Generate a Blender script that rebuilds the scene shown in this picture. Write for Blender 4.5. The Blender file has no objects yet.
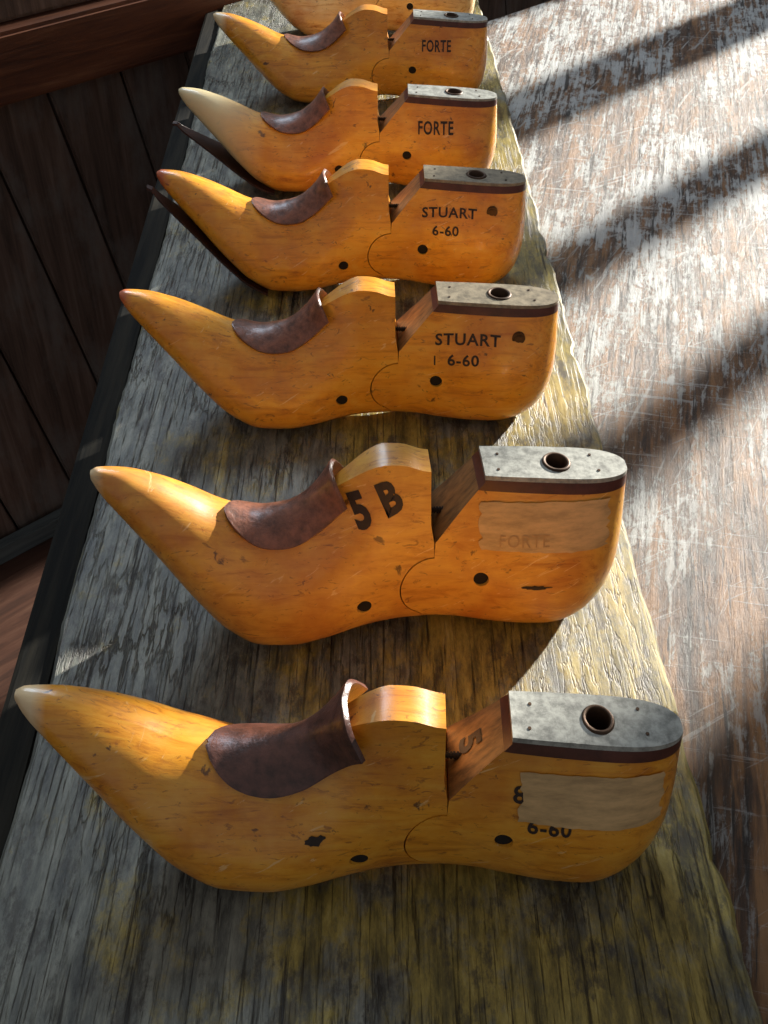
import bpy, bmesh, math, random
import numpy as np
from mathutils import Vector, Matrix
random.seed(4)
T = 0.61           # height of plank top above floor
S = bpy.context.scene
S.view_settings.view_transform = 'Standard'
S.view_settings.look = 'None'

# ------------------------------------------------------------------ helpers
def link(o):
    S.collection.objects.link(o); return o
def new_obj(name, mesh, mat=None, parent=None, loc=(0,0,0), mat2=None):
    o = bpy.data.objects.new(name, mesh); link(o); o.location = loc
    if mat is not None:
        while len(mesh.materials) < (2 if mat2 else 1): mesh.materials.append(None)
        o.material_slots[0].link = 'OBJECT'; o.material_slots[0].material = mat
        if mat2:
            o.material_slots[1].link = 'OBJECT'; o.material_slots[1].material = mat2
    if parent: o.parent = parent
    return o
def empty(name, loc=(0,0,0), rotz=0):
    e = bpy.data.objects.new(name, None); link(e); e.location = loc
    e.rotation_euler = (0,0,rotz); e.empty_display_size = .02
    return e
def prism_xz(poly, y0, y1, name='p'):
    bm = bmesh.new()
    a = [bm.verts.new((x,y0,z)) for x,z in poly]
    b = [bm.verts.new((x,y1,z)) for x,z in poly]
    n = len(poly)
    bm.faces.new(a); bm.faces.new(b[::-1])
    for i in range(n):
        bm.faces.new((a[i], b[i], b[(i+1)%n], a[(i+1)%n]))
    bmesh.ops.recalc_face_normals(bm, faces=bm.faces)
    me = bpy.data.meshes.new(name); bm.to_mesh(me); bm.free(); return me
def prism_xy(poly, z0, z1, name='p', bevel=0):
    bm = bmesh.new()
    a = [bm.verts.new((x,y,z0)) for x,y in poly]
    b = [bm.verts.new((x,y,z1)) for x,y in poly]
    n = len(poly)
    bm.faces.new(a); bm.faces.new(b[::-1])
    for i in range(n):
        bm.faces.new((a[i], b[i], b[(i+1)%n], a[(i+1)%n]))
    bmesh.ops.recalc_face_normals(bm, faces=bm.faces)
    if bevel: bmesh.ops.bevel(bm, geom=bm.edges[:], offset=bevel, segments=2, affect='EDGES', profile=.6)
    me = bpy.data.meshes.new(name); bm.to_mesh(me); bm.free(); return me
def cyl_mesh(r, p0, p1, seg=28, r2=None, name='cyl'):
    p0=Vector(p0); p1=Vector(p1); d=p1-p0
    bm = bmesh.new()
    bmesh.ops.create_cone(bm, cap_ends=True, segments=seg, radius1=r, radius2=r if r2 is None else r2, depth=d.length)
    q = Vector((0,0,1)).rotation_difference(d.normalized())
    bmesh.ops.transform(bm, matrix=Matrix.Translation((p0+p1)/2) @ q.to_matrix().to_4x4(), verts=bm.verts)
    me = bpy.data.meshes.new(name); bm.to_mesh(me); bm.free(); return me
def join_meshes(meshes, name):
    bm = bmesh.new()
    for m in meshes: bm.from_mesh(m)
    me = bpy.data.meshes.new(name); bm.to_mesh(me); bm.free(); return me
def boolean(me, other, op):
    a = bpy.data.objects.new('a', me); link(a)
    b = bpy.data.objects.new('b', other); link(b)
    m = a.modifiers.new('b','BOOLEAN'); m.operation = op; m.object = b; m.solver = 'EXACT'
    dg = bpy.context.evaluated_depsgraph_get()
    r = bpy.data.meshes.new_from_object(a.evaluated_get(dg))
    bpy.data.objects.remove(a); bpy.data.objects.remove(b)
    return r
def smooth(me, ang=38):
    bm = bmesh.new(); bm.from_mesh(me)
    bmesh.ops.dissolve_degenerate(bm, dist=1e-6, edges=bm.edges)
    for f in bm.faces: f.smooth = True
    for e in bm.edges:
        e.smooth = not (len(e.link_faces)==2 and e.calc_face_angle(0) > math.radians(ang))
    bm.to_mesh(me); bm.free(); return me

# ------------------------------------------------------------------ materials
class NT:
    def __init__(s, name):
        s.m = bpy.data.materials.new(name); s.m.use_nodes = True
        s.n = s.m.node_tree.nodes; s.l = s.m.node_tree.links
        s.b = s.n['Principled BSDF']
    def add(s, t, **k):
        x = s.n.new(t)
        for a,v in k.items(): setattr(x,a,v)
        return x
    def ln(s,a,b): s.l.new(a,b)
    def coord(s, scale, rot=(0,0,0), rnd=0, out='Object'):
        tc = s.add('ShaderNodeTexCoord')
        src = tc.outputs[out]
        if any(rot):
            m0 = s.add('ShaderNodeMapping'); m0.inputs['Rotation'].default_value = rot
            s.ln(src, m0.inputs['Vector']); src = m0.outputs[0]
        mp = s.add('ShaderNodeMapping')
        mp.inputs['Scale'].default_value = scale
        s.ln(src, mp.inputs['Vector'])
        if rnd:
            oi = s.add('ShaderNodeObjectInfo'); mu = s.add('ShaderNodeMath', operation='MULTIPLY')
            mu.inputs[1].default_value = rnd
            s.ln(oi.outputs['Random'], mu.inputs[0]); s.ln(mu.outputs[0], mp.inputs['Location'])
        return mp.outputs[0]
    def noise(s, vec, scale=5, detail=6, rough=.6, dist=0):
        x = s.add('ShaderNodeTexNoise'); x.inputs['Scale'].default_value=scale
        x.inputs['Detail'].default_value=detail; x.inputs['Roughness'].default_value=rough
        x.inputs['Distortion'].default_value=dist
        s.ln(vec, x.inputs['Vector']); return x.outputs['Fac']
    def ramp(s, fac, stops):
        r = s.add('ShaderNodeValToRGB'); e = r.color_ramp.elements
        while len(e) < len(stops): e.new(.5)
        for i,(p,c) in enumerate(stops):
            e[i].position = p
            e[i].color = (c,c,c,1) if isinstance(c,(int,float)) else (*c,1)
        s.ln(fac, r.inputs[0]); return r.outputs[0]
    def mix(s, fac, a, b, mode='MIX'):
        x = s.add('ShaderNodeMix', data_type='RGBA', blend_type=mode)
        for v,i in ((fac,0),(a,6),(b,7)):
            if isinstance(v,(int,float)): x.inputs[i].default_value = v
            elif isinstance(v,tuple): x.inputs[i].default_value = (*v,1)
            else: s.ln(v, x.inputs[i])
        return x.outputs[2]
    def math(s, op, a, b, clamp=False):
        x = s.add('ShaderNodeMath', operation=op, use_clamp=clamp)
        for i,v in enumerate((a,b)):
            if isinstance(v,(int,float)): x.inputs[i].default_value=v
            else: s.ln(v,x.inputs[i])
        return x.outputs[0]
    def axis(s, ax, f0, f1, t0=0, t1=1):
        tc = s.add('ShaderNodeTexCoord'); sp = s.add('ShaderNodeSeparateXYZ'); s.ln(tc.outputs['Object'], sp.inputs[0])
        mr = s.add('ShaderNodeMapRange')
        for k,v in (('From Min',f0),('From Max',f1),('To Min',t0),('To Max',t1)): mr.inputs[k].default_value=v
        s.ln(sp.outputs[ax], mr.inputs['Value']); return mr.outputs[0]
    def bump(s, h, strength=.3, dist=.001, prev=None):
        x = s.add('ShaderNodeBump'); x.inputs['Strength'].default_value=strength
        x.inputs['Distance'].default_value=dist; s.ln(h, x.inputs['Height'])
        if prev: s.ln(prev, x.inputs['Normal'])
        return x.outputs[0]

def mat_last(name, base=(.74,.30,.016), dark=(.44,.130,.008), pale=(.84,.44,.050), cream=-.138, creamc=(.80,.62,.36)):
    t = NT(name)
    v = t.coord((12,130,85), rnd=9)
    g = t.noise(v, 2.2, 7, .68, .6)
    col = t.ramp(g, [(.28,dark),(.48,base),(.78,pale)])
    v2 = t.coord((22,22,22), rnd=5)
    blot = t.noise(v2, 1.3, 5, .6)
    col = t.mix(t.ramp(blot,[(.45,0.0),(.70,.7)]), col, (.48,.125,.007))
    col = t.mix(t.ramp(t.noise(v2,2.1,3,.5),[(.5,0.0),(.8,.35)]), col, (.88,.50,.09))
    v3 = t.coord((60,200,160), rnd=3)
    sc = t.ramp(t.noise(v3,1.6,3,.7,1.5),[(.60,0.0),(.68,.65)])
    col = t.mix(sc, col, (.24,.070,.014))
    v4 = t.coord((110,110,110), rnd=6)
    br = t.ramp(t.noise(v4,1.1,4,.6,.5),[(.67,0.0),(.72,.85)])
    col = t.mix(br, col, (.08,.028,.012))
    v5 = t.coord((40,40,260), (0,.5,0), rnd=8)
    ps = t.ramp(t.noise(v5,1.4,4,.6,.8),[(.65,0.0),(.69,.6)])
    col = t.mix(ps, col, (.86,.56,.24))
    # patchy darker brown towards the sole edge
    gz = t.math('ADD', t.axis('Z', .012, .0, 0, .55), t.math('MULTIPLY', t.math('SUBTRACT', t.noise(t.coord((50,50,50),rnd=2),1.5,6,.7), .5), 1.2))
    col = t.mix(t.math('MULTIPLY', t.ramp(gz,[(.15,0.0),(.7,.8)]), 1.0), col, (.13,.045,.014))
    mm = t.math('MULTIPLY', t.axis('X', cream, cream-.006-(max(0,cream+.138))*.6), .9)
    col = t.mix(mm, col, creamc)
    t.ln(col, t.b.inputs['Base Color'])
    r = t.ramp(blot,[(.3,.28),(.75,.50)]); t.ln(r, t.b.inputs['Roughness'])
    cw = t.ramp(t.noise(t.coord((60,60,60),rnd=4),1.5,6,.7),[(.40,.75),(.62,.20)]); t.ln(cw, t.b.inputs['Coat Weight'])
    t.b.inputs['Coat Roughness'].default_value=.20
    t.ln(t.bump(g,.24,.0007), t.b.inputs['Normal'])
    return t.m

def mat_simple(name, col, rough=.5, metal=0, var=.5, scale=(60,60,60), bump=.15, coat=0):
    t = NT(name)
    n = t.noise(t.coord(scale, rnd=5), 1.5, 6, .68)
    c2 = tuple(c*var for c in col)
    t.ln(t.ramp(n,[(.35,c2),(.62,col)]), t.b.inputs['Base Color'])
    t.b.inputs['Roughness'].default_value=rough; t.b.inputs['Metallic'].default_value=metal
    t.b.inputs['Coat Weight'].default_value=coat; t.b.inputs['Coat Roughness'].default_value=.25
    t.ln(t.bump(n,bump,.0008), t.b.inputs['Normal'])
    return t.m

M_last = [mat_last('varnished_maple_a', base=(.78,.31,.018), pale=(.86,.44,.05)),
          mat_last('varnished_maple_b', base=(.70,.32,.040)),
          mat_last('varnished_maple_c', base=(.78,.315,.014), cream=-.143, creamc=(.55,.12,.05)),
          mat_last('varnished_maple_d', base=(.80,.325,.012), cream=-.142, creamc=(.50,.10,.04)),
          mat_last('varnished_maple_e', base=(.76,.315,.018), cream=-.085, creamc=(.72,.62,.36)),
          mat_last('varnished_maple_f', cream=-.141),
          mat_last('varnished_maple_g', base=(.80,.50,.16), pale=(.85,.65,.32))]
M_leather = mat_simple('brown_leather', (.27,.105,.062), .38, var=.34, scale=(110,110,110), bump=.8, coat=.35)
M_leather2 = mat_simple('dark_brown_leather', (.13,.050,.034), .34, var=.35, scale=(90,90,90), bump=.8, coat=.35)
M_strip = mat_simple('red_brown_fibre', (.10,.028,.016), .4, var=.5)
M_plate = mat_simple('grey_zinc_plate', (.42,.42,.37), .45, metal=.1, var=.42, scale=(140,140,140), bump=.25)
M_plate2 = mat_simple('dull_grey_plate', (.30,.25,.17), .42, metal=.1, var=.45, scale=(140,140,140), bump=.25)
M_dark = mat_simple('dark_hole', (.012,.008,.006), .9, var=.6)
M_iron = mat_simple('rusty_iron', (.10,.055,.03), .5, metal=.6, var=.4)
M_ink = mat_simple('stamped_ink', (.035,.018,.012), .6, var=.6, scale=(300,300,300))
M_inkf = mat_simple('faded_ink', (.50,.30,.13), .6, var=.85, scale=(300,300,300))
M_tape = mat_simple('old_paper_tape', (.68,.44,.20), .42, var=.62, scale=(40,40,160))
M_sole = mat_simple('dark_sole_leather', (.05,.02,.015), .5)
M_endgrain = mat_simple('shaded_end_grain', (.26,.125,.034), .6, var=.35, scale=(60,200,60))  # end grain of the notch slope, its shade mixed into the brown

def mat_plank():
    t = NT('weathered_painted_plank')
    g1 = t.noise(t.coord((60,14,60)), 2.2, 12, .80, .2)
    gl = t.noise(t.coord((60,1.8,60)), 1.8, 6, .65, .2)
    g2 = t.noise(t.coord((330,9,330)), 1.8, 6, .66, .4)
    bl = t.noise(t.coord((10,6,10)), 1.8, 10, .74)
    gm = t.math('ADD', t.math('MULTIPLY', g1, .62), t.math('MULTIPLY', gl, .38))
    col = t.ramp(gm,[(.38,(.055,.045,.016)),(.46,(.17,.135,.034)),(.54,(.35,.270,.060)),(.64,(.52,.43,.15))])
    gry = t.ramp(gm,[(.38,(.035,.038,.037)),(.48,(.115,.125,.115)),(.62,(.25,.27,.245))])
    mr = t.axis('X', .06, -.15, -.04, .12)
    ad = t.math('ADD', mr, bl)
    col = t.mix(t.ramp(ad,[(.46,0.0),(.56,.88)]), col, gry)
    wr_ = t.ramp(t.noise(t.coord((26,12,26)),1.8,10,.78),[(.52,0.0),(.59,.75)])
    col = t.mix(wr_, col, (.050,.043,.032))
    crk = t.ramp(g2,[(.35,0.0),(.44,1.0)])
    col = t.mix(1.0, col, t.mix(crk,(.20,.17,.14),(1,1,1)), 'MULTIPLY')
    vo = t.add('ShaderNodeTexVoronoi', feature='DISTANCE_TO_EDGE'); vo.inputs['Scale'].default_value=1.0
    nz = t.add('ShaderNodeTexNoise'); nz.inputs['Scale'].default_value=3; nz.inputs['Detail'].default_value=4
    cv = t.coord((150,22,150)); t.ln(cv, nz.inputs['Vector'])
    va = t.add('ShaderNodeVectorMath', operation='ADD'); t.ln(cv, va.inputs[0]); t.ln(nz.outputs['Color'], va.inputs[1])
    t.ln(va.outputs[0], vo.inputs['Vector'])
    ck = t.ramp(vo.outputs['Distance'],[(.0,0.0),(.07,1.0)])
    wet = t.ramp(t.noise(t.coord((9,7,9)),1.5,5,.6),[(.45,1.0),(.60,0.0)])
    ckm = t.mix(wet, ck, (1,1,1))
    col = t.mix(1.0, col, t.mix(ckm,(.28,.24,.20),(1,1,1)), 'MULTIPLY')
    t.ln(col, t.b.inputs['Base Color'])
    t.b.inputs['Roughness'].default_value=.46
    b1 = t.bump(crk,.6,.0010); b2 = t.bump(g1,.5,.0013,b1); b3 = t.bump(ckm,.6,.0010,b2)
    t.ln(b3, t.b.inputs['Normal'])
    return t.m
def mat_darkedge():
    t = NT('dark_grimy_edge')
    g = t.noise(t.coord((60,3,60)),2,7,.65)
    t.ln(t.ramp(g,[(.40,(.006,.006,.005)),(.75,(.030,.026,.018))]), t.b.inputs['Base Color'])
    t.b.inputs['Roughness'].default_value=.85
    t.b.inputs['Specular IOR Level'].default_value=.15
    t.ln(t.bump(g,.4,.002), t.b.inputs['Normal']); return t.m
def mat_table():
    t = NT('scratched_table_wood')
    rz=math.radians(12)
    g = t.noise(t.coord((70,5,70),(0,0,rz)),2.2,10,.72,.3)
    base = t.ramp(g,[(.36,(.018,.009,.005)),(.47,(.100,.046,.018)),(.58,(.27,.130,.046))])
    p0 = t.noise(t.coord((11,7,11),(0,0,rz)),1.6,8,.70)
    p1 = t.noise(t.coord((110,45,110),(0,0,rz)),1.5,9,.82,.3)
    p2 = t.noise(t.coord((150,7,150),(0,0,math.radians(28))),1.4,5,.7,.5)
    p3 = t.noise(t.coord((7,150,7),(0,0,math.radians(12))),1.4,5,.7,.5)
    p5 = t.noise(t.coord((8,130,8),(0,0,math.radians(-30))),1.4,5,.7,.5)
    p4 = t.noise(t.coord((170,7,170),(0,0,rz)),1.4,7,.72,.3)
    pm = t.math('ADD', t.math('MULTIPLY',p1,.32), t.math('ADD', t.math('MULTIPLY',p0,.36), t.math('MULTIPLY',p4,.32)))
    yy = t.axis('Y',.25,.80,-.045,-.006)
    w = t.ramp(t.math('ADD',pm,yy),[(.487,0.0),(.520,.95)])
    s1 = t.ramp(p2,[(.59,0.0),(.63,1.0)]); s2 = t.ramp(p3,[(.60,0.0),(.64,1.0)]); s3 = t.ramp(p5,[(.61,0.0),(.65,1.0)])
    ms = t.mix(1.0, t.mix(1.0, s1, s2, 'ADD'), s3, 'ADD')
    wm = t.mix(1.0, w, t.mix(1.0, ms, (.6,.6,.6),'MULTIPLY'), 'ADD')
    col = t.mix(t.math('MULTIPLY', wm, t.axis('Y',.15,.60,.45,1), True), base, (.47,.48,.465))
    dk = t.ramp(t.noise(t.coord((130,8,130),(0,0,rz)),1.6,6,.7,.4),[(.56,0.0),(.61,.9)])
    col = t.mix(dk, col, (.018,.012,.009))
    t.ln(col, t.b.inputs['Base Color'])
    rr = t.ramp(p1,[(.35,.30),(.62,.55)]); t.ln(rr, t.b.inputs['Roughness'])
    b1 = t.bump(p1,1.0,.002); b2 = t.bump(ms,.35,.001,b1); b3=t.bump(g,.9,.002,b2); b4=t.bump(w,.4,.001,b3)
    t.ln(b4, t.b.inputs['Normal']); return t.m
def mat_board(name, a, b, c, sc=(50,50,3), blue=True, rot=(0,0,0)):
    t = NT(name)
    g = t.noise(t.coord(sc, rot, rnd=7),1.6,8,.68,.5)
    col = t.ramp(g,[(.3,a),(.52,b),(.75,c)])
    if blue:
        bl = t.noise(t.coord((9,9,5), rnd=4),1.8,6,.65)
        col = t.mix(t.ramp(bl,[(.48,0.0),(.66,.75)]), col, (.17,.155,.14))
    t.ln(col, t.b.inputs['Base Color']); t.b.inputs['Roughness'].default_value=.6
    t.ln(t.bump(g,.5,.002), t.b.inputs['Normal']); return t.m
R44=(0,0,math.radians(-44))
M_plank=mat_plank(); M_edge=mat_darkedge(); M_table=mat_table()
M_board=mat_board('old_wall_boards',(.035,.021,.015),(.12,.076,.056),(.22,.155,.12))
M_beam=mat_board('red_brown_beam',(.035,.010,.005),(.11,.034,.013),(.20,.08,.035),(4,60,60),False,R44)
M_skirt=mat_board('grey_skirting',(.05,.06,.06),(.11,.13,.13),(.18,.20,.19),(4,60,60),False,R44)
M_floor=mat_board('brown_floorboards',(.025,.010,.006),(.08,.032,.018),(.13,.065,.04),(4,40,40),False,R44)
M_frame=mat_simple('white_window_frame',(.55,.53,.48),.5,var=.85)
M_plaster=mat_simple('plaster',(.42,.38,.32),.8,var=.85,scale=(6,6,6))

# ------------------------------------------------------------------ shoe last geometry
KEYS = [ # x, zb, zt, w, wt, cone, zm, p
 (-.1510,.0735,.0775,.0022,.0006,0,.45,2.0),
 (-.1480,.0680,.0788,.0052,.0006,0,.42,2.0),
 (-.1385,.0565,.0782,.0107,.0006,0,.40,2.1),
 (-.1225,.0385,.0735,.0187,.0006,0,.38,2.2),
 (-.1070,.0215,.0665,.0257,.0006,.05,.36,2.4),
 (-.0910,.0075,.0590,.0313,.0006,.15,.34,2.5),
 (-.0750,.0010,.0560,.0338,.0006,.35,.32,2.6),
 (-.0600,.0006,.0600,.0336,.0010,.6,.30,2.6),
 (-.0450,.0020,.0685,.0305,.0025,.85,.29,2.8),
 (-.0300,.0044,.0795,.0260,.0055,1,.28,3.0),
 (-.0220,.0056,.0848,.0240,.0072,1,.28,3.2),
 (-.0150,.0064,.0872,.0226,.0080,1,.28,3.4),
 (-.0080,.0068,.0868,.0216,.0080,1,.28,3.5),
 ( .0050,.0068,.0830,.0209,.0080,1,.30,3.5),
 ( .0180,.0055,.0830,.0218,.0090,1,.32,3.3),
 ( .0300,.0032,.0815,.0238,.0102,.9,.34,3.1),
 ( .0500,.0008,.0800,.0267,.0108,.9,.36,2.9),
 ( .0700,.0002,.0785,.0275,.0110,.9,.38,2.9),
 ( .0850,.0010,.0774,.0275,.0110,.9,.40,2.9),
 ( .0976,.0040,.0765,.0275,.0110,.9,.42,2.9)]
KA = np.array(KEYS)
XT=-.1510
def pchip(xs, ys, x):
    h = np.diff(xs); d = np.diff(ys)/h; n=len(xs); m=np.zeros(n)
    m[0]=d[0]; m[-1]=d[-1]
    for i in range(1,n-1):
        if d[i-1]*d[i] > 0:
            w1=2*h[i]+h[i-1]; w2=h[i]+2*h[i-1]
            m[i]=(w1+w2)/(w1/d[i-1]+w2/d[i])
    i = int(np.clip(np.searchsorted(xs,x)-1,0,n-2)); t=(x-xs[i])/h[i]
    t=min(max(t,0),1)
    return ((1+2*t)*(1-t)**2*ys[i] + t*(1-t)**2*h[i]*m[i] + t*t*(3-2*t)*ys[i+1] + t*t*(t-1)*h[i]*m[i+1])
def params(x):
    p=[pchip(KA[:,0],KA[:,k],x) for k in range(1,8)]
    if x>.060:
        u=(x-.060)/.0377
        p[2]*=math.sqrt(max(0.0,1-u**2.5)); p[3]*=max(0.0,1-u**3.8)**.45
    return p
def ycen(x): return .010*max(0,(-x-.03)/.117)**1.5
def fup(h,c):
    el = math.sqrt(max(0,1-h**2.1))
    co = .5*(1-h**1.5)+.5*(.5+.5*math.cos(math.pi*h))
    return el*(1-c)+co*c
def halfsec(x, nl=11, nu=16):
    zb,zt,w,wt,c,zmf,p = params(x); wt=min(wt,w*.97)
    zm = zb+(zt-zb)*zmf
    pts=[]
    for i in range(nl+1):
        a = math.pi/2*i/nl
        y = w*math.sin(a)**(2/p); z = zm-(zm-zb)*max(0,math.cos(a))**(2/p)
        pts.append((y,z))
    for i in range(1,nu+1):
        h = math.sin(math.pi/2*i/nu) if c<.5 else i/nu
        pts.append((wt+(w-wt)*fup(h,c) if i<nu else wt, zm+(zt-zm)*h))
    pts.append((0,zt+.0001))
    return pts
def hw(x,z):
    zb,zt,w,wt,c,zmf,p = params(x); zm=zb+(zt-zb)*zmf
    if z<zm:
        q=min(1,(zm-z)/(zm-zb)); return w*max(0,1-q**p)**(1/p)
    h=min(1,(z-zm)/(zt-zm)); return wt+(w-wt)*fup(h,c)
def warp(x,z):
    b=min(1,max(0,(x-.045)/.05)); b=b*b*(3-2*b)
    q=max(0,(.040-z)/.040)
    return x - b*.0125*q**2.2 - b*.0015*max(0,(z-.05)/.025)
def loft():
    xs=[]
    xs+= list(XT+.012*(1-np.cos(np.linspace(0,math.pi/2,8))))
    xs+= list(np.linspace(XT+.012,.07,62))[1:]
    xs+= list(.07+(.0973-.07)*np.sin(np.linspace(0,math.pi/2,20)))[1:]
    bm=bmesh.new(); rings=[]
    for x in xs:
        h=halfsec(x); yc=ycen(x)
        ring=[(y,z) for y,z in h]+[(-y,z) for y,z in h[-2:0:-1]]
        rings.append([bm.verts.new((warp(x,z),y+yc,z)) for y,z in ring])
    for a,b in zip(rings,rings[1:]):
        n=len(a)
        for i in range(n): bm.faces.new((a[i],a[(i+1)%n],b[(i+1)%n],b[i]))
    bm.faces.new(rings[0]); bm.faces.new(rings[-1][::-1])
    bmesh.ops.recalc_face_normals(bm, faces=bm.faces)
    me=bpy.data.meshes.new('body'); bm.to_mesh(me); bm.free(); return me
BODY=loft()
cx,cz,r=.0065,.0300,.0160
VZ=.0535
arc=lambda rr:[(cx+rr*math.cos(math.radians(a)),cz+rr*math.sin(math.radians(a))) for a in range(90,246,10)]
fore_poly=[(-.2,.13),(.0050,.13),(.0050,.060),(.0064,VZ-.001)]+arc(r)+[(.0035,.0110),(.0050,.004),(.0050,-.02),(-.2,-.02)]
heel_poly=[(.2,.13),(.0300,.13),(.0285,.0790),(.0080,VZ),(.0070,VZ-.001)]+arc(r-.0006)+[(.0043,.0106),(.0058,.004),(.0058,-.02),(.2,-.02)]
def ztop(x): return .0815+(x-.03)*(-.005/.0675)
def band(o0,o1):
    return [(-.2,ztop(-.2)-o0),(.2,ztop(.2)-o0),(.2,ztop(.2)-o1),(-.2,ztop(-.2)-o1)]
FORE=boolean(BODY.copy(), prism_xz(fore_poly,-.09,.09),'INTERSECT')
HEEL=boolean(BODY.copy(), prism_xz(heel_poly,-.09,.09),'INTERSECT')
PIN1=(-.026,.025); PIN2=(.028,.036)
FORE=boolean(FORE, cyl_mesh(.0034,(PIN1[0],-.09,PIN1[1]),(PIN1[0],.09,PIN1[1])),'DIFFERENCE')
HEEL=boolean(HEEL, cyl_mesh(.0035,(PIN2[0],-.09,PIN2[1]),(PIN2[0],.09,PIN2[1])),'DIFFERENCE')
HOLEX=.063
HEEL=boolean(HEEL, cyl_mesh(.0056,(HOLEX,0,.035),(HOLEX,0,.12)),'DIFFERENCE')
WOOD=boolean(HEEL.copy(), prism_xz(band(.0062,.2),-.09,.09),'INTERSECT')
STRIP=boolean(HEEL.copy(), prism_xz(band(.0018,.0062),-.09,.09),'INTERSECT')
PLATE=boolean(HEEL.copy(), prism_xz(band(-.03,.0018),-.09,.09),'INTERSECT')
for v in PLATE.vertices: v.co.y*=1.04; v.co.z+=.0002
for v in STRIP.vertices: v.co.y*=1.03
for m in (FORE,WOOD,STRIP,PLATE): smooth(m)
while len(WOOD.materials)<2: WOOD.materials.append(None)
for p in WOOD.polygons:
    p.material_index = 1 if (p.normal.x<-.6 and p.normal.z>.25 and p.center.z>.047) else 0
def ring_mesh():
    bm=bmesh.new(); seg=36; zt=ztop(HOLEX)
    prof=[(.0050,-.012),(.0050,.0006),(.0054,.0010),(.0062,.0010),(.0068,.0003),(.0068,-.001)]
    R=[[bm.verts.new((HOLEX+a*math.cos(2*math.pi*k/seg), a*math.sin(2*math.pi*k/seg), zt+b-.074*a*math.cos(2*math.pi*k/seg))) for k in range(seg)] for a,b in prof]
    for a,b in zip(R,R[1:]):
        for k in range(seg): bm.faces.new((a[k],a[(k+1)%seg],b[(k+1)%seg],b[k]))
    bmesh.ops.recalc_face_normals(bm, faces=bm.faces)
    me=bpy.data.meshes.new('ring'); bm.to_mesh(me); bm.free(); return smooth(me,50)
RING=ring_mesh()
BORE=join_meshes([cyl_mesh(.0049,(HOLEX,0,.036),(HOLEX,0,.062)),
    cyl_mesh(.00338,(PIN1[0],-hw(*PIN1)+.0010,PIN1[1]),(PIN1[0],hw(*PIN1)-.0022,PIN1[1])),
    cyl_mesh(.00348,(PIN2[0],-hw(*PIN2)+.0010,PIN2[1]),(PIN2[0],hw(*PIN2)-.0022,PIN2[1]))],'bores')  # dark plugs deepen the shade inside the holes by colour
def hinge_mesh():
    ms=[]
    for i in range(6):
        x=.0050+i*.0013
        ms.append(cyl_mesh(.0015,(x,0,.0570),(x+.0008,0,.0570),16))
    ms.append(cyl_mesh(.0010,(.004,0,.057),(.014,0,.057),12))
    return join_meshes(ms,'hinge')
HINGE=hinge_mesh()
NAILS=join_meshes([cyl_mesh(.0007,(x,y,ztop(x)-.001),(x,y,ztop(x)+.0005),10) for x,y in
     ((.035,-.006),(.036,.005),(.082,-.005),(.080,.006))],'nails')

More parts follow.
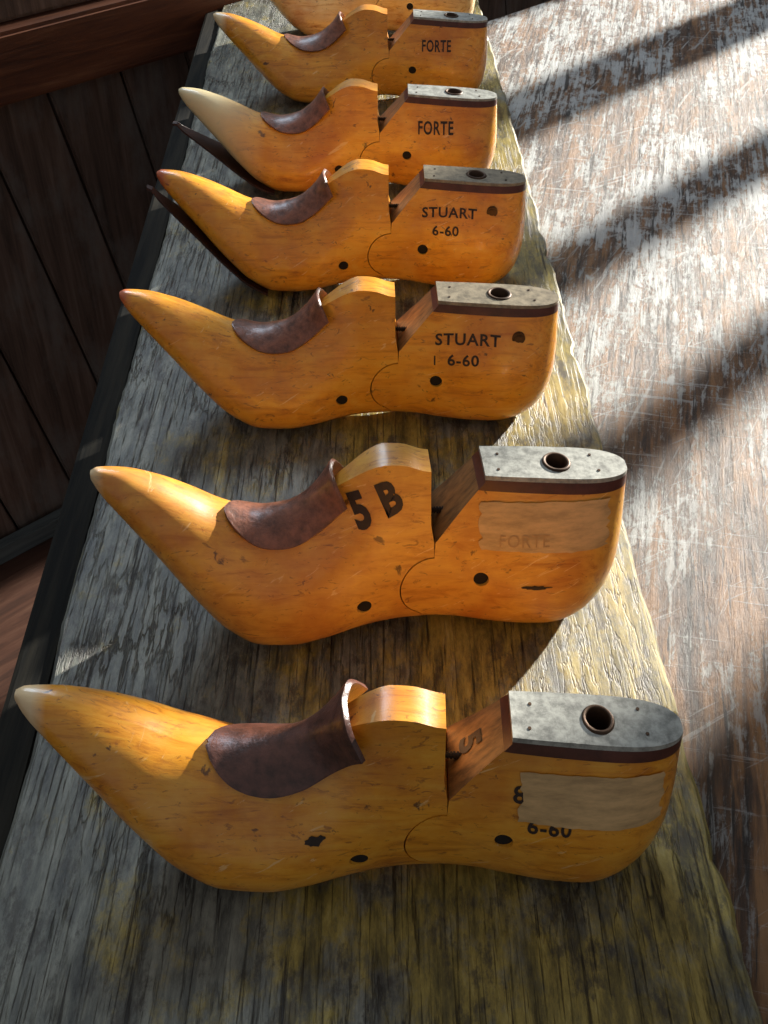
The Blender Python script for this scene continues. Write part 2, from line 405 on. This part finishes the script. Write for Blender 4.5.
def section_at(x):
    h=halfsec(x)[::-1]
    d=[0]
    for a,b in zip(h,h[1:]): d.append(d[-1]+math.hypot(b[0]-a[0],b[1]-a[1]))
    return h,d
def on_surface(x,s,off):
    h,d=section_at(x); a=abs(s); sg=1 if s>=0 else -1
    a=min(a,d[-1]-1e-6); i=max(0,min(len(d)-2,int(np.searchsorted(d,a))-1))
    t=(a-d[i])/max(1e-9,d[i+1]-d[i])
    y=h[i][0]+(h[i+1][0]-h[i][0])*t; z=h[i][1]+(h[i+1][1]-h[i][1])*t
    ty=h[i+1][0]-h[i][0]; tz=h[i+1][1]-h[i][1]; L=math.hypot(ty,tz)+1e-9
    ny,nz=-tz/L,ty/L
    if a<.006: 
        k=a/.006; ny*=k; nz=1*(1-k)+nz*k
    return (x, sg*(y+ny*off)+ycen(x), z+nz*off)
def leather(x0,x1,ext,off,thick,flare=.002,kx=.34):
    nu,nv=36,41
    P=np.zeros((nu,nv,3))
    for i in range(nu):
        u=i/(nu-1)
        e=ext*math.sqrt(max(0.0009,1-(1-min(1,u/.62))**2))*(1-.10*max(0,u-.62)/.38)
        for j in range(nv):
            v=-1+2*j/(nv-1); s=v*e
            xr=x0+(x1-x0)*u
            xx=xr+kx*abs(s)*(.2+.8*u)
            P[i,j]=on_surface(xx,s,off)
    Q=P.copy()
    for it in range(14):
        Q[:,1:-1]=.5*Q[:,1:-1]+.25*(Q[:,2:]+Q[:,:-2])
        Q[:,:,2]=np.maximum(Q[:,:,2],P[:,:,2]-.0004)
    du=np.gradient(Q,axis=0); dv=np.gradient(Q,axis=1); N=np.cross(du,dv); N/= (np.linalg.norm(N,axis=2,keepdims=True)+1e-12)
    if N[:,nv//2,2].mean()<0: N=-N
    for it in range(4): 
        N[:,1:-1]=.5*N[:,1:-1]+.25*(N[:,2:]+N[:,:-2])
    N/= (np.linalg.norm(N,axis=2,keepdims=True)+1e-12)
    for i in range(nu):
        u=i/(nu-1); Q[i]+=N[i]*flare*max(0,(u-.55)/.45)**2.2
    bm=bmesh.new(); g=[[bm.verts.new(Q[i,j]) for j in range(nv)] for i in range(nu)]
    for a,b in zip(g,g[1:]):
        for j in range(nv-1): bm.faces.new((a[j],a[j+1],b[j+1],b[j]))
    bmesh.ops.recalc_face_normals(bm, faces=bm.faces)
    if sum((f.normal.z for f in bm.faces))<0:
        for f in bm.faces: f.normal_flip()
    for f in bm.faces: f.smooth=True
    me=bpy.data.meshes.new('leather'); bm.to_mesh(me); bm.free()
    o=bpy.data.objects.new('tmp',me); link(o)
    m=o.modifiers.new('s','SOLIDIFY'); m.thickness=thick; m.offset=1
    m=o.modifiers.new('bv','BEVEL'); m.width=.0005; m.segments=2; m.limit_method='ANGLE'
    r=bpy.data.meshes.new_from_object(o.evaluated_get(bpy.context.evaluated_depsgraph_get()))
    bpy.data.objects.remove(o); return smooth(r,50)
LEA=leather(-.089,-.035,.0185,.0004,.0018,.0050,.28)
LEA1=leather(-.080,-.027,.0215,.0005,.0022,.0055,.26)

def text_mesh(txt, size, x0, z0, rot=0, arch=0, bold=.0, fn=None, wide=1.0):
    cu=bpy.data.curves.new('t','FONT'); cu.body=txt; cu.size=size; cu.offset=bold; cu.resolution_u=3
    cu.space_character=1.1
    o=bpy.data.objects.new('t',cu); link(o)
    me=bpy.data.meshes.new_from_object(o.evaluated_get(bpy.context.evaluated_depsgraph_get()))
    bpy.data.objects.remove(o)
    bm=bmesh.new(); bm.from_mesh(me)
    bmesh.ops.triangulate(bm, faces=bm.faces)
    bmesh.ops.subdivide_edges(bm, edges=bm.edges[:], cuts=1)
    W=max(v.co.x for v in bm.verts)
    for v in bm.verts:
        u,w=v.co.x*wide,v.co.y
        if arch: w += arch*(1-((u-W*wide/2)/(W*wide/2))**2)
        X=x0+u*math.cos(rot)-w*math.sin(rot); Z=z0+u*math.sin(rot)+w*math.cos(rot)
        if fn: v.co=fn(X,Z)
        else: v.co=(X, ycen(X)-hw(X,Z)-.00035, Z)
    bmesh.ops.recalc_face_normals(bm, faces=bm.faces)
    me=bpy.data.meshes.new('text'); bm.to_mesh(me); bm.free(); return me
def patch(x0,x1,z0,z1,skew=0,off=.0003,rx=.0012,rz=.0003):
    bm=bmesh.new(); nx,nz=24,12; g=[]
    for i in range(nx+1):
        row=[]
        for j in range(nz+1):
            x=x0+(x1-x0)*i/nx; z=z0+(z1-z0)*j/nz+skew*i/nx
            if i in(0,nx): x+=random.uniform(-rx,rx)
            if j in(0,nz): z+=random.uniform(-rz,rz)
            row.append(bm.verts.new((x,-hw(x,z)-off+ycen(x),z)))
        g.append(row)
    for a,b in zip(g,g[1:]):
        for j in range(nz): bm.faces.new((a[j],b[j],b[j+1],a[j+1])).smooth=True
    me=bpy.data.meshes.new('patch'); bm.to_mesh(me); bm.free(); return me
def blotch(x,z,rx,rz,rot=0):
    bm=bmesh.new(); n=22; c=bm.verts.new((x,-hw(x,z)-.0003+ycen(x),z)); vs=[]
    for k in range(n):
        a=2*math.pi*k/n; q=random.uniform(.7,1.15)
        dx,dz=rx*q*math.cos(a),rz*q*math.sin(a)
        X=x+dx*math.cos(rot)-dz*math.sin(rot); Z=z+dx*math.sin(rot)+dz*math.cos(rot)
        vs.append(bm.verts.new((X,-hw(X,Z)-.0003+ycen(X),Z)))
    for k in range(n): bm.faces.new((c,vs[k],vs[(k+1)%n]))
    me=bpy.data.meshes.new('blotch'); bm.to_mesh(me); bm.free(); return me
def slope_pt(X,Z):
    d=Vector((.0205,0,.0790-VZ)).normalized(); n=Vector((-d.z,0,d.x))
    return Vector((.0080,0,VZ))+d*Z+Vector((0,-X,0))+n*.0004
def sole_strip(gap):
    bm=bmesh.new(); g=[]
    for i in range(24):
        u=i/23; x=-.080-u*.073; xc=max(x,-.1508)
        zb=params(xc)[0]; ww=params(xc)[2]*.75+.001
        k=u**1.5
        g.append([bm.verts.new((x-.004*k, s*ww*(1-.3*k)-.004*k+ycen(x)*.4, max(.0004,zb-gap*k+t+.0006*(1-k)))) for s,t in ((-1,-.001),(1,-.001),(1,.001),(-1,.001))])
    for a,b in zip(g,g[1:]):
        for j in range(4): bm.faces.new((a[j],a[(j+1)%4],b[(j+1)%4],b[j]))
    bm.faces.new(g[0]); bm.faces.new(g[-1][::-1])
    bmesh.ops.recalc_face_normals(bm, faces=bm.faces)
    me=bpy.data.meshes.new('sole'); bm.to_mesh(me); bm.free(); return me

def sstep(a,b,x):
    t=min(1,max(0,(x-a)/(b-a))); return t*t*(3-2*t)
SHAPE={0:(.0045,.0),1:(.0015,.0065),2:(-.001,.0),3:(-.001,-.001),4:(-.002,-.002),5:(.0,-.003)}
# X, Y, yaw, scale, zscale
LASTS=[(.0125,.2385,-1,.975,1.03),(.0135,.367,4,.985,1.13),(.002,.532,1.5,1.0,.985),(-.001,.688,.5,1.0,.985),
       (-.008,.844,0,1.0,.95),(-.002,1.032,0,1.0,.94),(-.001,1.215,0,1.0,.96)]
for i,(X,Y,yaw,sc,zs) in enumerate(LASTS):
    e=empty('shoe_last',(X,Y,T+.0004),math.radians(yaw)); e.scale=(sc,sc,sc*zs)
    js,ts=SHAPE.get(i,(0,0))
    def part(name,me,mat,mat2=None):
        if js or ts:
            me=me.copy()
            for v in me.vertices:
                x=v.co.x
                v.co.x += js*sstep(-.085,-.01,x)*(1-sstep(.03,.090,x)) + ts*(1-sstep(-.150,-.05,x))
        new_obj(name,me,mat,e,mat2=mat2)
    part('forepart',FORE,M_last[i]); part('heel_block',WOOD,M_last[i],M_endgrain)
    part('heel_fibre_strip',STRIP,M_strip)
    part('heel_top_plate',PLATE,M_plate2 if i in(2,3) else M_plate)
    part('thimble_ring',RING,M_iron); part('bore_plugs',BORE,M_dark)
    part('joint_spring',HINGE,M_dark); part('plate_nails',NAILS,M_iron)
    part('instep_leather',LEA1 if i==0 else LEA,M_leather2 if i in(0,) else M_leather)
    if i==0:
        part('stamp_number',text_mesh('6-60',.009,.036,.0425,bold=.0002),M_ink)
        part('stamp_letter',text_mesh('8',.010,.030,.055,bold=.0002),M_ink)
        part('paper_tape',patch(.033,.090,.0475,.068,-.002,.0006),M_tape)
        part('slope_number',text_mesh('5',.016,-.006,.006,bold=.0006,fn=slope_pt),M_ink)
        part('dent_mark',blotch(-.041,.037,.0036,.0020,.3),M_ink)
    if i==1:
        part('size_stamp',text_mesh('5',.0195,-.0275,.0600,rot=.42,bold=.0009,wide=.8),M_ink)
        part('width_stamp',text_mesh('B',.0195,-.0150,.0655,rot=.42,bold=.0009,wide=.8),M_ink)
        part('paper_tape',patch(.027,.087,.0505,.071,-.002,.0006),M_tape)
        part('tape_writing',text_mesh('FORTE',.0075,.035,.0520,fn=lambda a,b:(a,-hw(a,b)-.0009,b)),M_inkf)
        part('scuff_mark',blotch(.054,.033,.0072,.0011,.0),M_ink)
    if i in(2,3):
        part('name_stamp',text_mesh('STUART',.0088,.027,.0575,rot=-.02,arch=.0008,bold=.0002,wide=1.05),M_ink)
        part('size_stamp',text_mesh('6-60',.0085,.034,.0465,bold=.0002,wide=1.05),M_ink)
        if i==2: part('mark_stamp',text_mesh('1',.008,.025,.046),M_ink)
        sx,sz=.073,.061
        part('side_screw',join_meshes([cyl_mesh(.0036,(sx,-hw(sx,sz)-.0008,sz),(sx,-hw(sx,sz)+.004,sz),20),
              cyl_mesh(.0022,(sx,-hw(sx,sz)-.0014,sz),(sx,-hw(sx,sz),sz),12)],'screw'),M_iron)
    if i in(4,5):
        part('name_stamp',text_mesh('FORTE',.0135,.036,.053,bold=.0003,wide=.62),M_ink)
    if i==4: part('peeling_sole',sole_strip(.020),M_sole)
    if i==3: part('peeling_sole',sole_strip(.002),M_sole)

# ------------------------------------------------------------------ plank
def plank():
    bm=bmesh.new(); rows=[]
    n=220; th=.024
    for k in range(n+1):
        Y=-.12+1.48*k/n
        xr=.138-.0208*Y + .0010*math.sin(Y*37)*math.sin(Y*91+1)+random.uniform(-.0004,.0004)
        if random.random()<.05: xr-=random.uniform(.001,.003)
        xl=-.1455-.030*Y + .0008*math.sin(Y*41+2)+random.uniform(-.0004,.0004)
        row=[bm.verts.new((xl,Y,-th)),bm.verts.new((xl,Y,-.002)),bm.verts.new((xl+.002,Y,0))]
        for q in (.25,.5,.75): row.append(bm.verts.new((xl+(xr-xl)*q,Y,0)))
        row+=[bm.verts.new((xr-.002,Y,0)),bm.verts.new((xr,Y,-.002)),bm.verts.new((xr,Y,-th))]
        rows.append(row)
    for a,b in zip(rows,rows[1:]):
        m=len(a)
        for j in range(m): bm.faces.new((a[j],a[(j+1)%m],b[(j+1)%m],b[j]))
    bm.faces.new(rows[0]); bm.faces.new(rows[-1][::-1])
    bmesh.ops.recalc_face_normals(bm, faces=bm.faces)
    me=bpy.data.meshes.new('plank'); bm.to_mesh(me); bm.free(); return me
pl=empty('display_plank',(0,0,T))
new_obj('board',plank(),M_plank,pl)
em=prism_xy([(-.1645+.0036,-.12),(-.146+.0036,-.12),(-.1455-.0408,1.36),(-.1645-.0408,1.36)],-.024,-.003,'edge',.003)
new_obj('edge_strip',em,M_edge,pl)

# ------------------------------------------------------------------ table
TT=-.024
tb=empty('work_table',(0,0,T))
poly=[(-.11,-.35),(.80,-.35),(.80,1.985),(.138,1.352),(-.11,1.12)]
new_obj('table_top',prism_xy(poly,TT-.035,TT,'top',.002),M_table,tb)
for (a,b) in ((-.06,-.30),(.74,-.30),(.74,1.80),(-.06,1.05)):
    new_obj('leg',prism_xy([(a-.03,b-.03),(a+.03,b-.03),(a+.03,b+.03),(a-.03,b+.03)],-T,TT-.035,'leg',.003),M_beam,tb)
new_obj('apron',prism_xy([(-.045,-.28),(-.02,-.28),(-.02,1.03),(-.045,1.03)],TT-.13,TT-.035,'apron',.002),M_beam,tb)

# ------------------------------------------------------------------ room
new_obj('floor',prism_xy([(-3,-2),(3.5,-2),(3.5,4.5),(-3,4.5)],-.03,0,'floor'),M_floor)
A=math.radians(46); dv=Vector((math.sin(A),math.cos(A),0)); nv_=Vector((dv.y,-dv.x,0))
P0=Vector((-.48,1.07,0))
def wp(t,z,d): return P0+dv*t+nv_*d+Vector((0,0,z))
def wall_box(t0,t1,z0,z1,d0,d1,name,mat,shear=0,parent=None,bev=.002):
    bm=bmesh.new(); vs=[]
    for d in (d0,d1):
        for (t,z) in ((t0,z0),(t1,z0),(t1,z1),(t0,z1)):
            vs.append(bm.verts.new(wp(t-shear*(z-z0),z,d)))
    for f in ((0,1,2,3),(7,6,5,4),(0,4,5,1),(1,5,6,2),(2,6,7,3),(3,7,4,0)):
        bm.faces.new([vs[k] for k in f])
    bmesh.ops.recalc_face_normals(bm, faces=bm.faces)
    if bev: bmesh.ops.bevel(bm, geom=bm.edges[:], offset=bev, segments=2, affect='EDGES')
    me=bpy.data.meshes.new(name); bm.to_mesh(me); bm.free()
    return new_obj(name,me,mat,parent)
wb=empty('wall_back')
zbeam=T-.04
wall_box(-2.2,3.2,0,zbeam,-.06,-.022,'backing',M_edge,parent=wb,bev=0)
sh=math.tan(math.radians(11))
t=-1.6
while t<2.6:
    w=.0925+random.uniform(-.006,.006)
    wall_box(t+.0015,t+w-.0015,0.0,zbeam,-.02,random.uniform(-.003,.001),'board',M_board,shear=sh,parent=wb)
    t+=w
wall_box(-2.2,3.2,0,.028,.003,.020,'baseboard_back',M_skirt)
wall_box(-2.2,3.2,zbeam,T+.030,-.07,.030,'trim_1',M_beam,bev=.004)
wall_box(-2.2,3.2,T+.031,T+.14,-.07,.006,'trim_2',M_board,bev=.004)
s45=Vector((.7071,.7071,0)); n45=Vector((.7071,-.7071,0))
def uv(u,v): p=n45*u+s45*v; return (p.x,p.y)
def wbox(u0,u1,z0,z1,name,mat,parent=None,v0=2.30,v1=2.36,bev=.003):
    return new_obj(name,prism_xy([uv(u0,v0),uv(u1,v0),uv(u1,v1),uv(u0,v1)],z0,z1,name,bev),mat,parent)
wr=empty('wall_right')
wbox(-.065,1.6,0,2.3,'solid_part',M_plaster,wr,2.28,2.40,0)
wbox(-1.14,-.065,0,T-.10,'below_window',M_plaster,wr,2.28,2.40,0)
wbox(-1.14,-.065,T+1.35,2.3,'above_window',M_plaster,wr,2.28,2.40,0)
wn=empty('window_1')
for (uc,w) in ((-.650,.095),(-.430,.065),(-.262,.055),(-.090,.06),(-.86,.03),(-1.10,.05)):
    wbox(uc-w/2,uc+w/2,T-.10,T+1.35,'mullion',M_frame,wn)
wbox(-1.14,-.06,T-.10,T-.06,'sill',M_frame,wn,2.26,2.38)
wbox(-1.14,-.06,T+1.31,T+1.35,'head',M_frame,wn)

# ------------------------------------------------------------------ lights
EL=math.radians(17)
sd=Vector((s45.x*math.cos(EL),s45.y*math.cos(EL),math.sin(EL)))
L=bpy.data.lights.new('sun','SUN'); L.energy=13; L.angle=math.radians(1.2); L.color=(1,.95,.86)
so=bpy.data.objects.new('sun',L); link(so); so.rotation_euler=sd.to_track_quat('Z','Y').to_euler(); so.location=(2,2,2.5)
L=bpy.data.lights.new('skylight','AREA'); L.energy=19; L.shape='RECTANGLE'; L.size=.9; L.size_y=.6; L.color=(.68,.83,1)
ao=bpy.data.objects.new('window_skylight',L); link(ao); ao.location=(-.6,1.9,T+1.65)
ao.rotation_euler=(Vector(ao.location)-Vector((0,.5,T))).to_track_quat('Z','Y').to_euler()
W=bpy.data.worlds.new('w'); S.world=W; W.use_nodes=True
bg=W.node_tree.nodes['Background']; bg.inputs[0].default_value=(.96,.96,1,1); bg.inputs[1].default_value=.235

# ------------------------------------------------------------------ camera
cd=bpy.data.cameras.new('cam'); cd.sensor_width=36; cd.lens=38; cd.clip_start=.01
co=bpy.data.objects.new('camera',cd); link(co); co.location=(0,0,T+.389)
co.rotation_euler=(math.radians(90-41.6),0,0)
S.camera=co
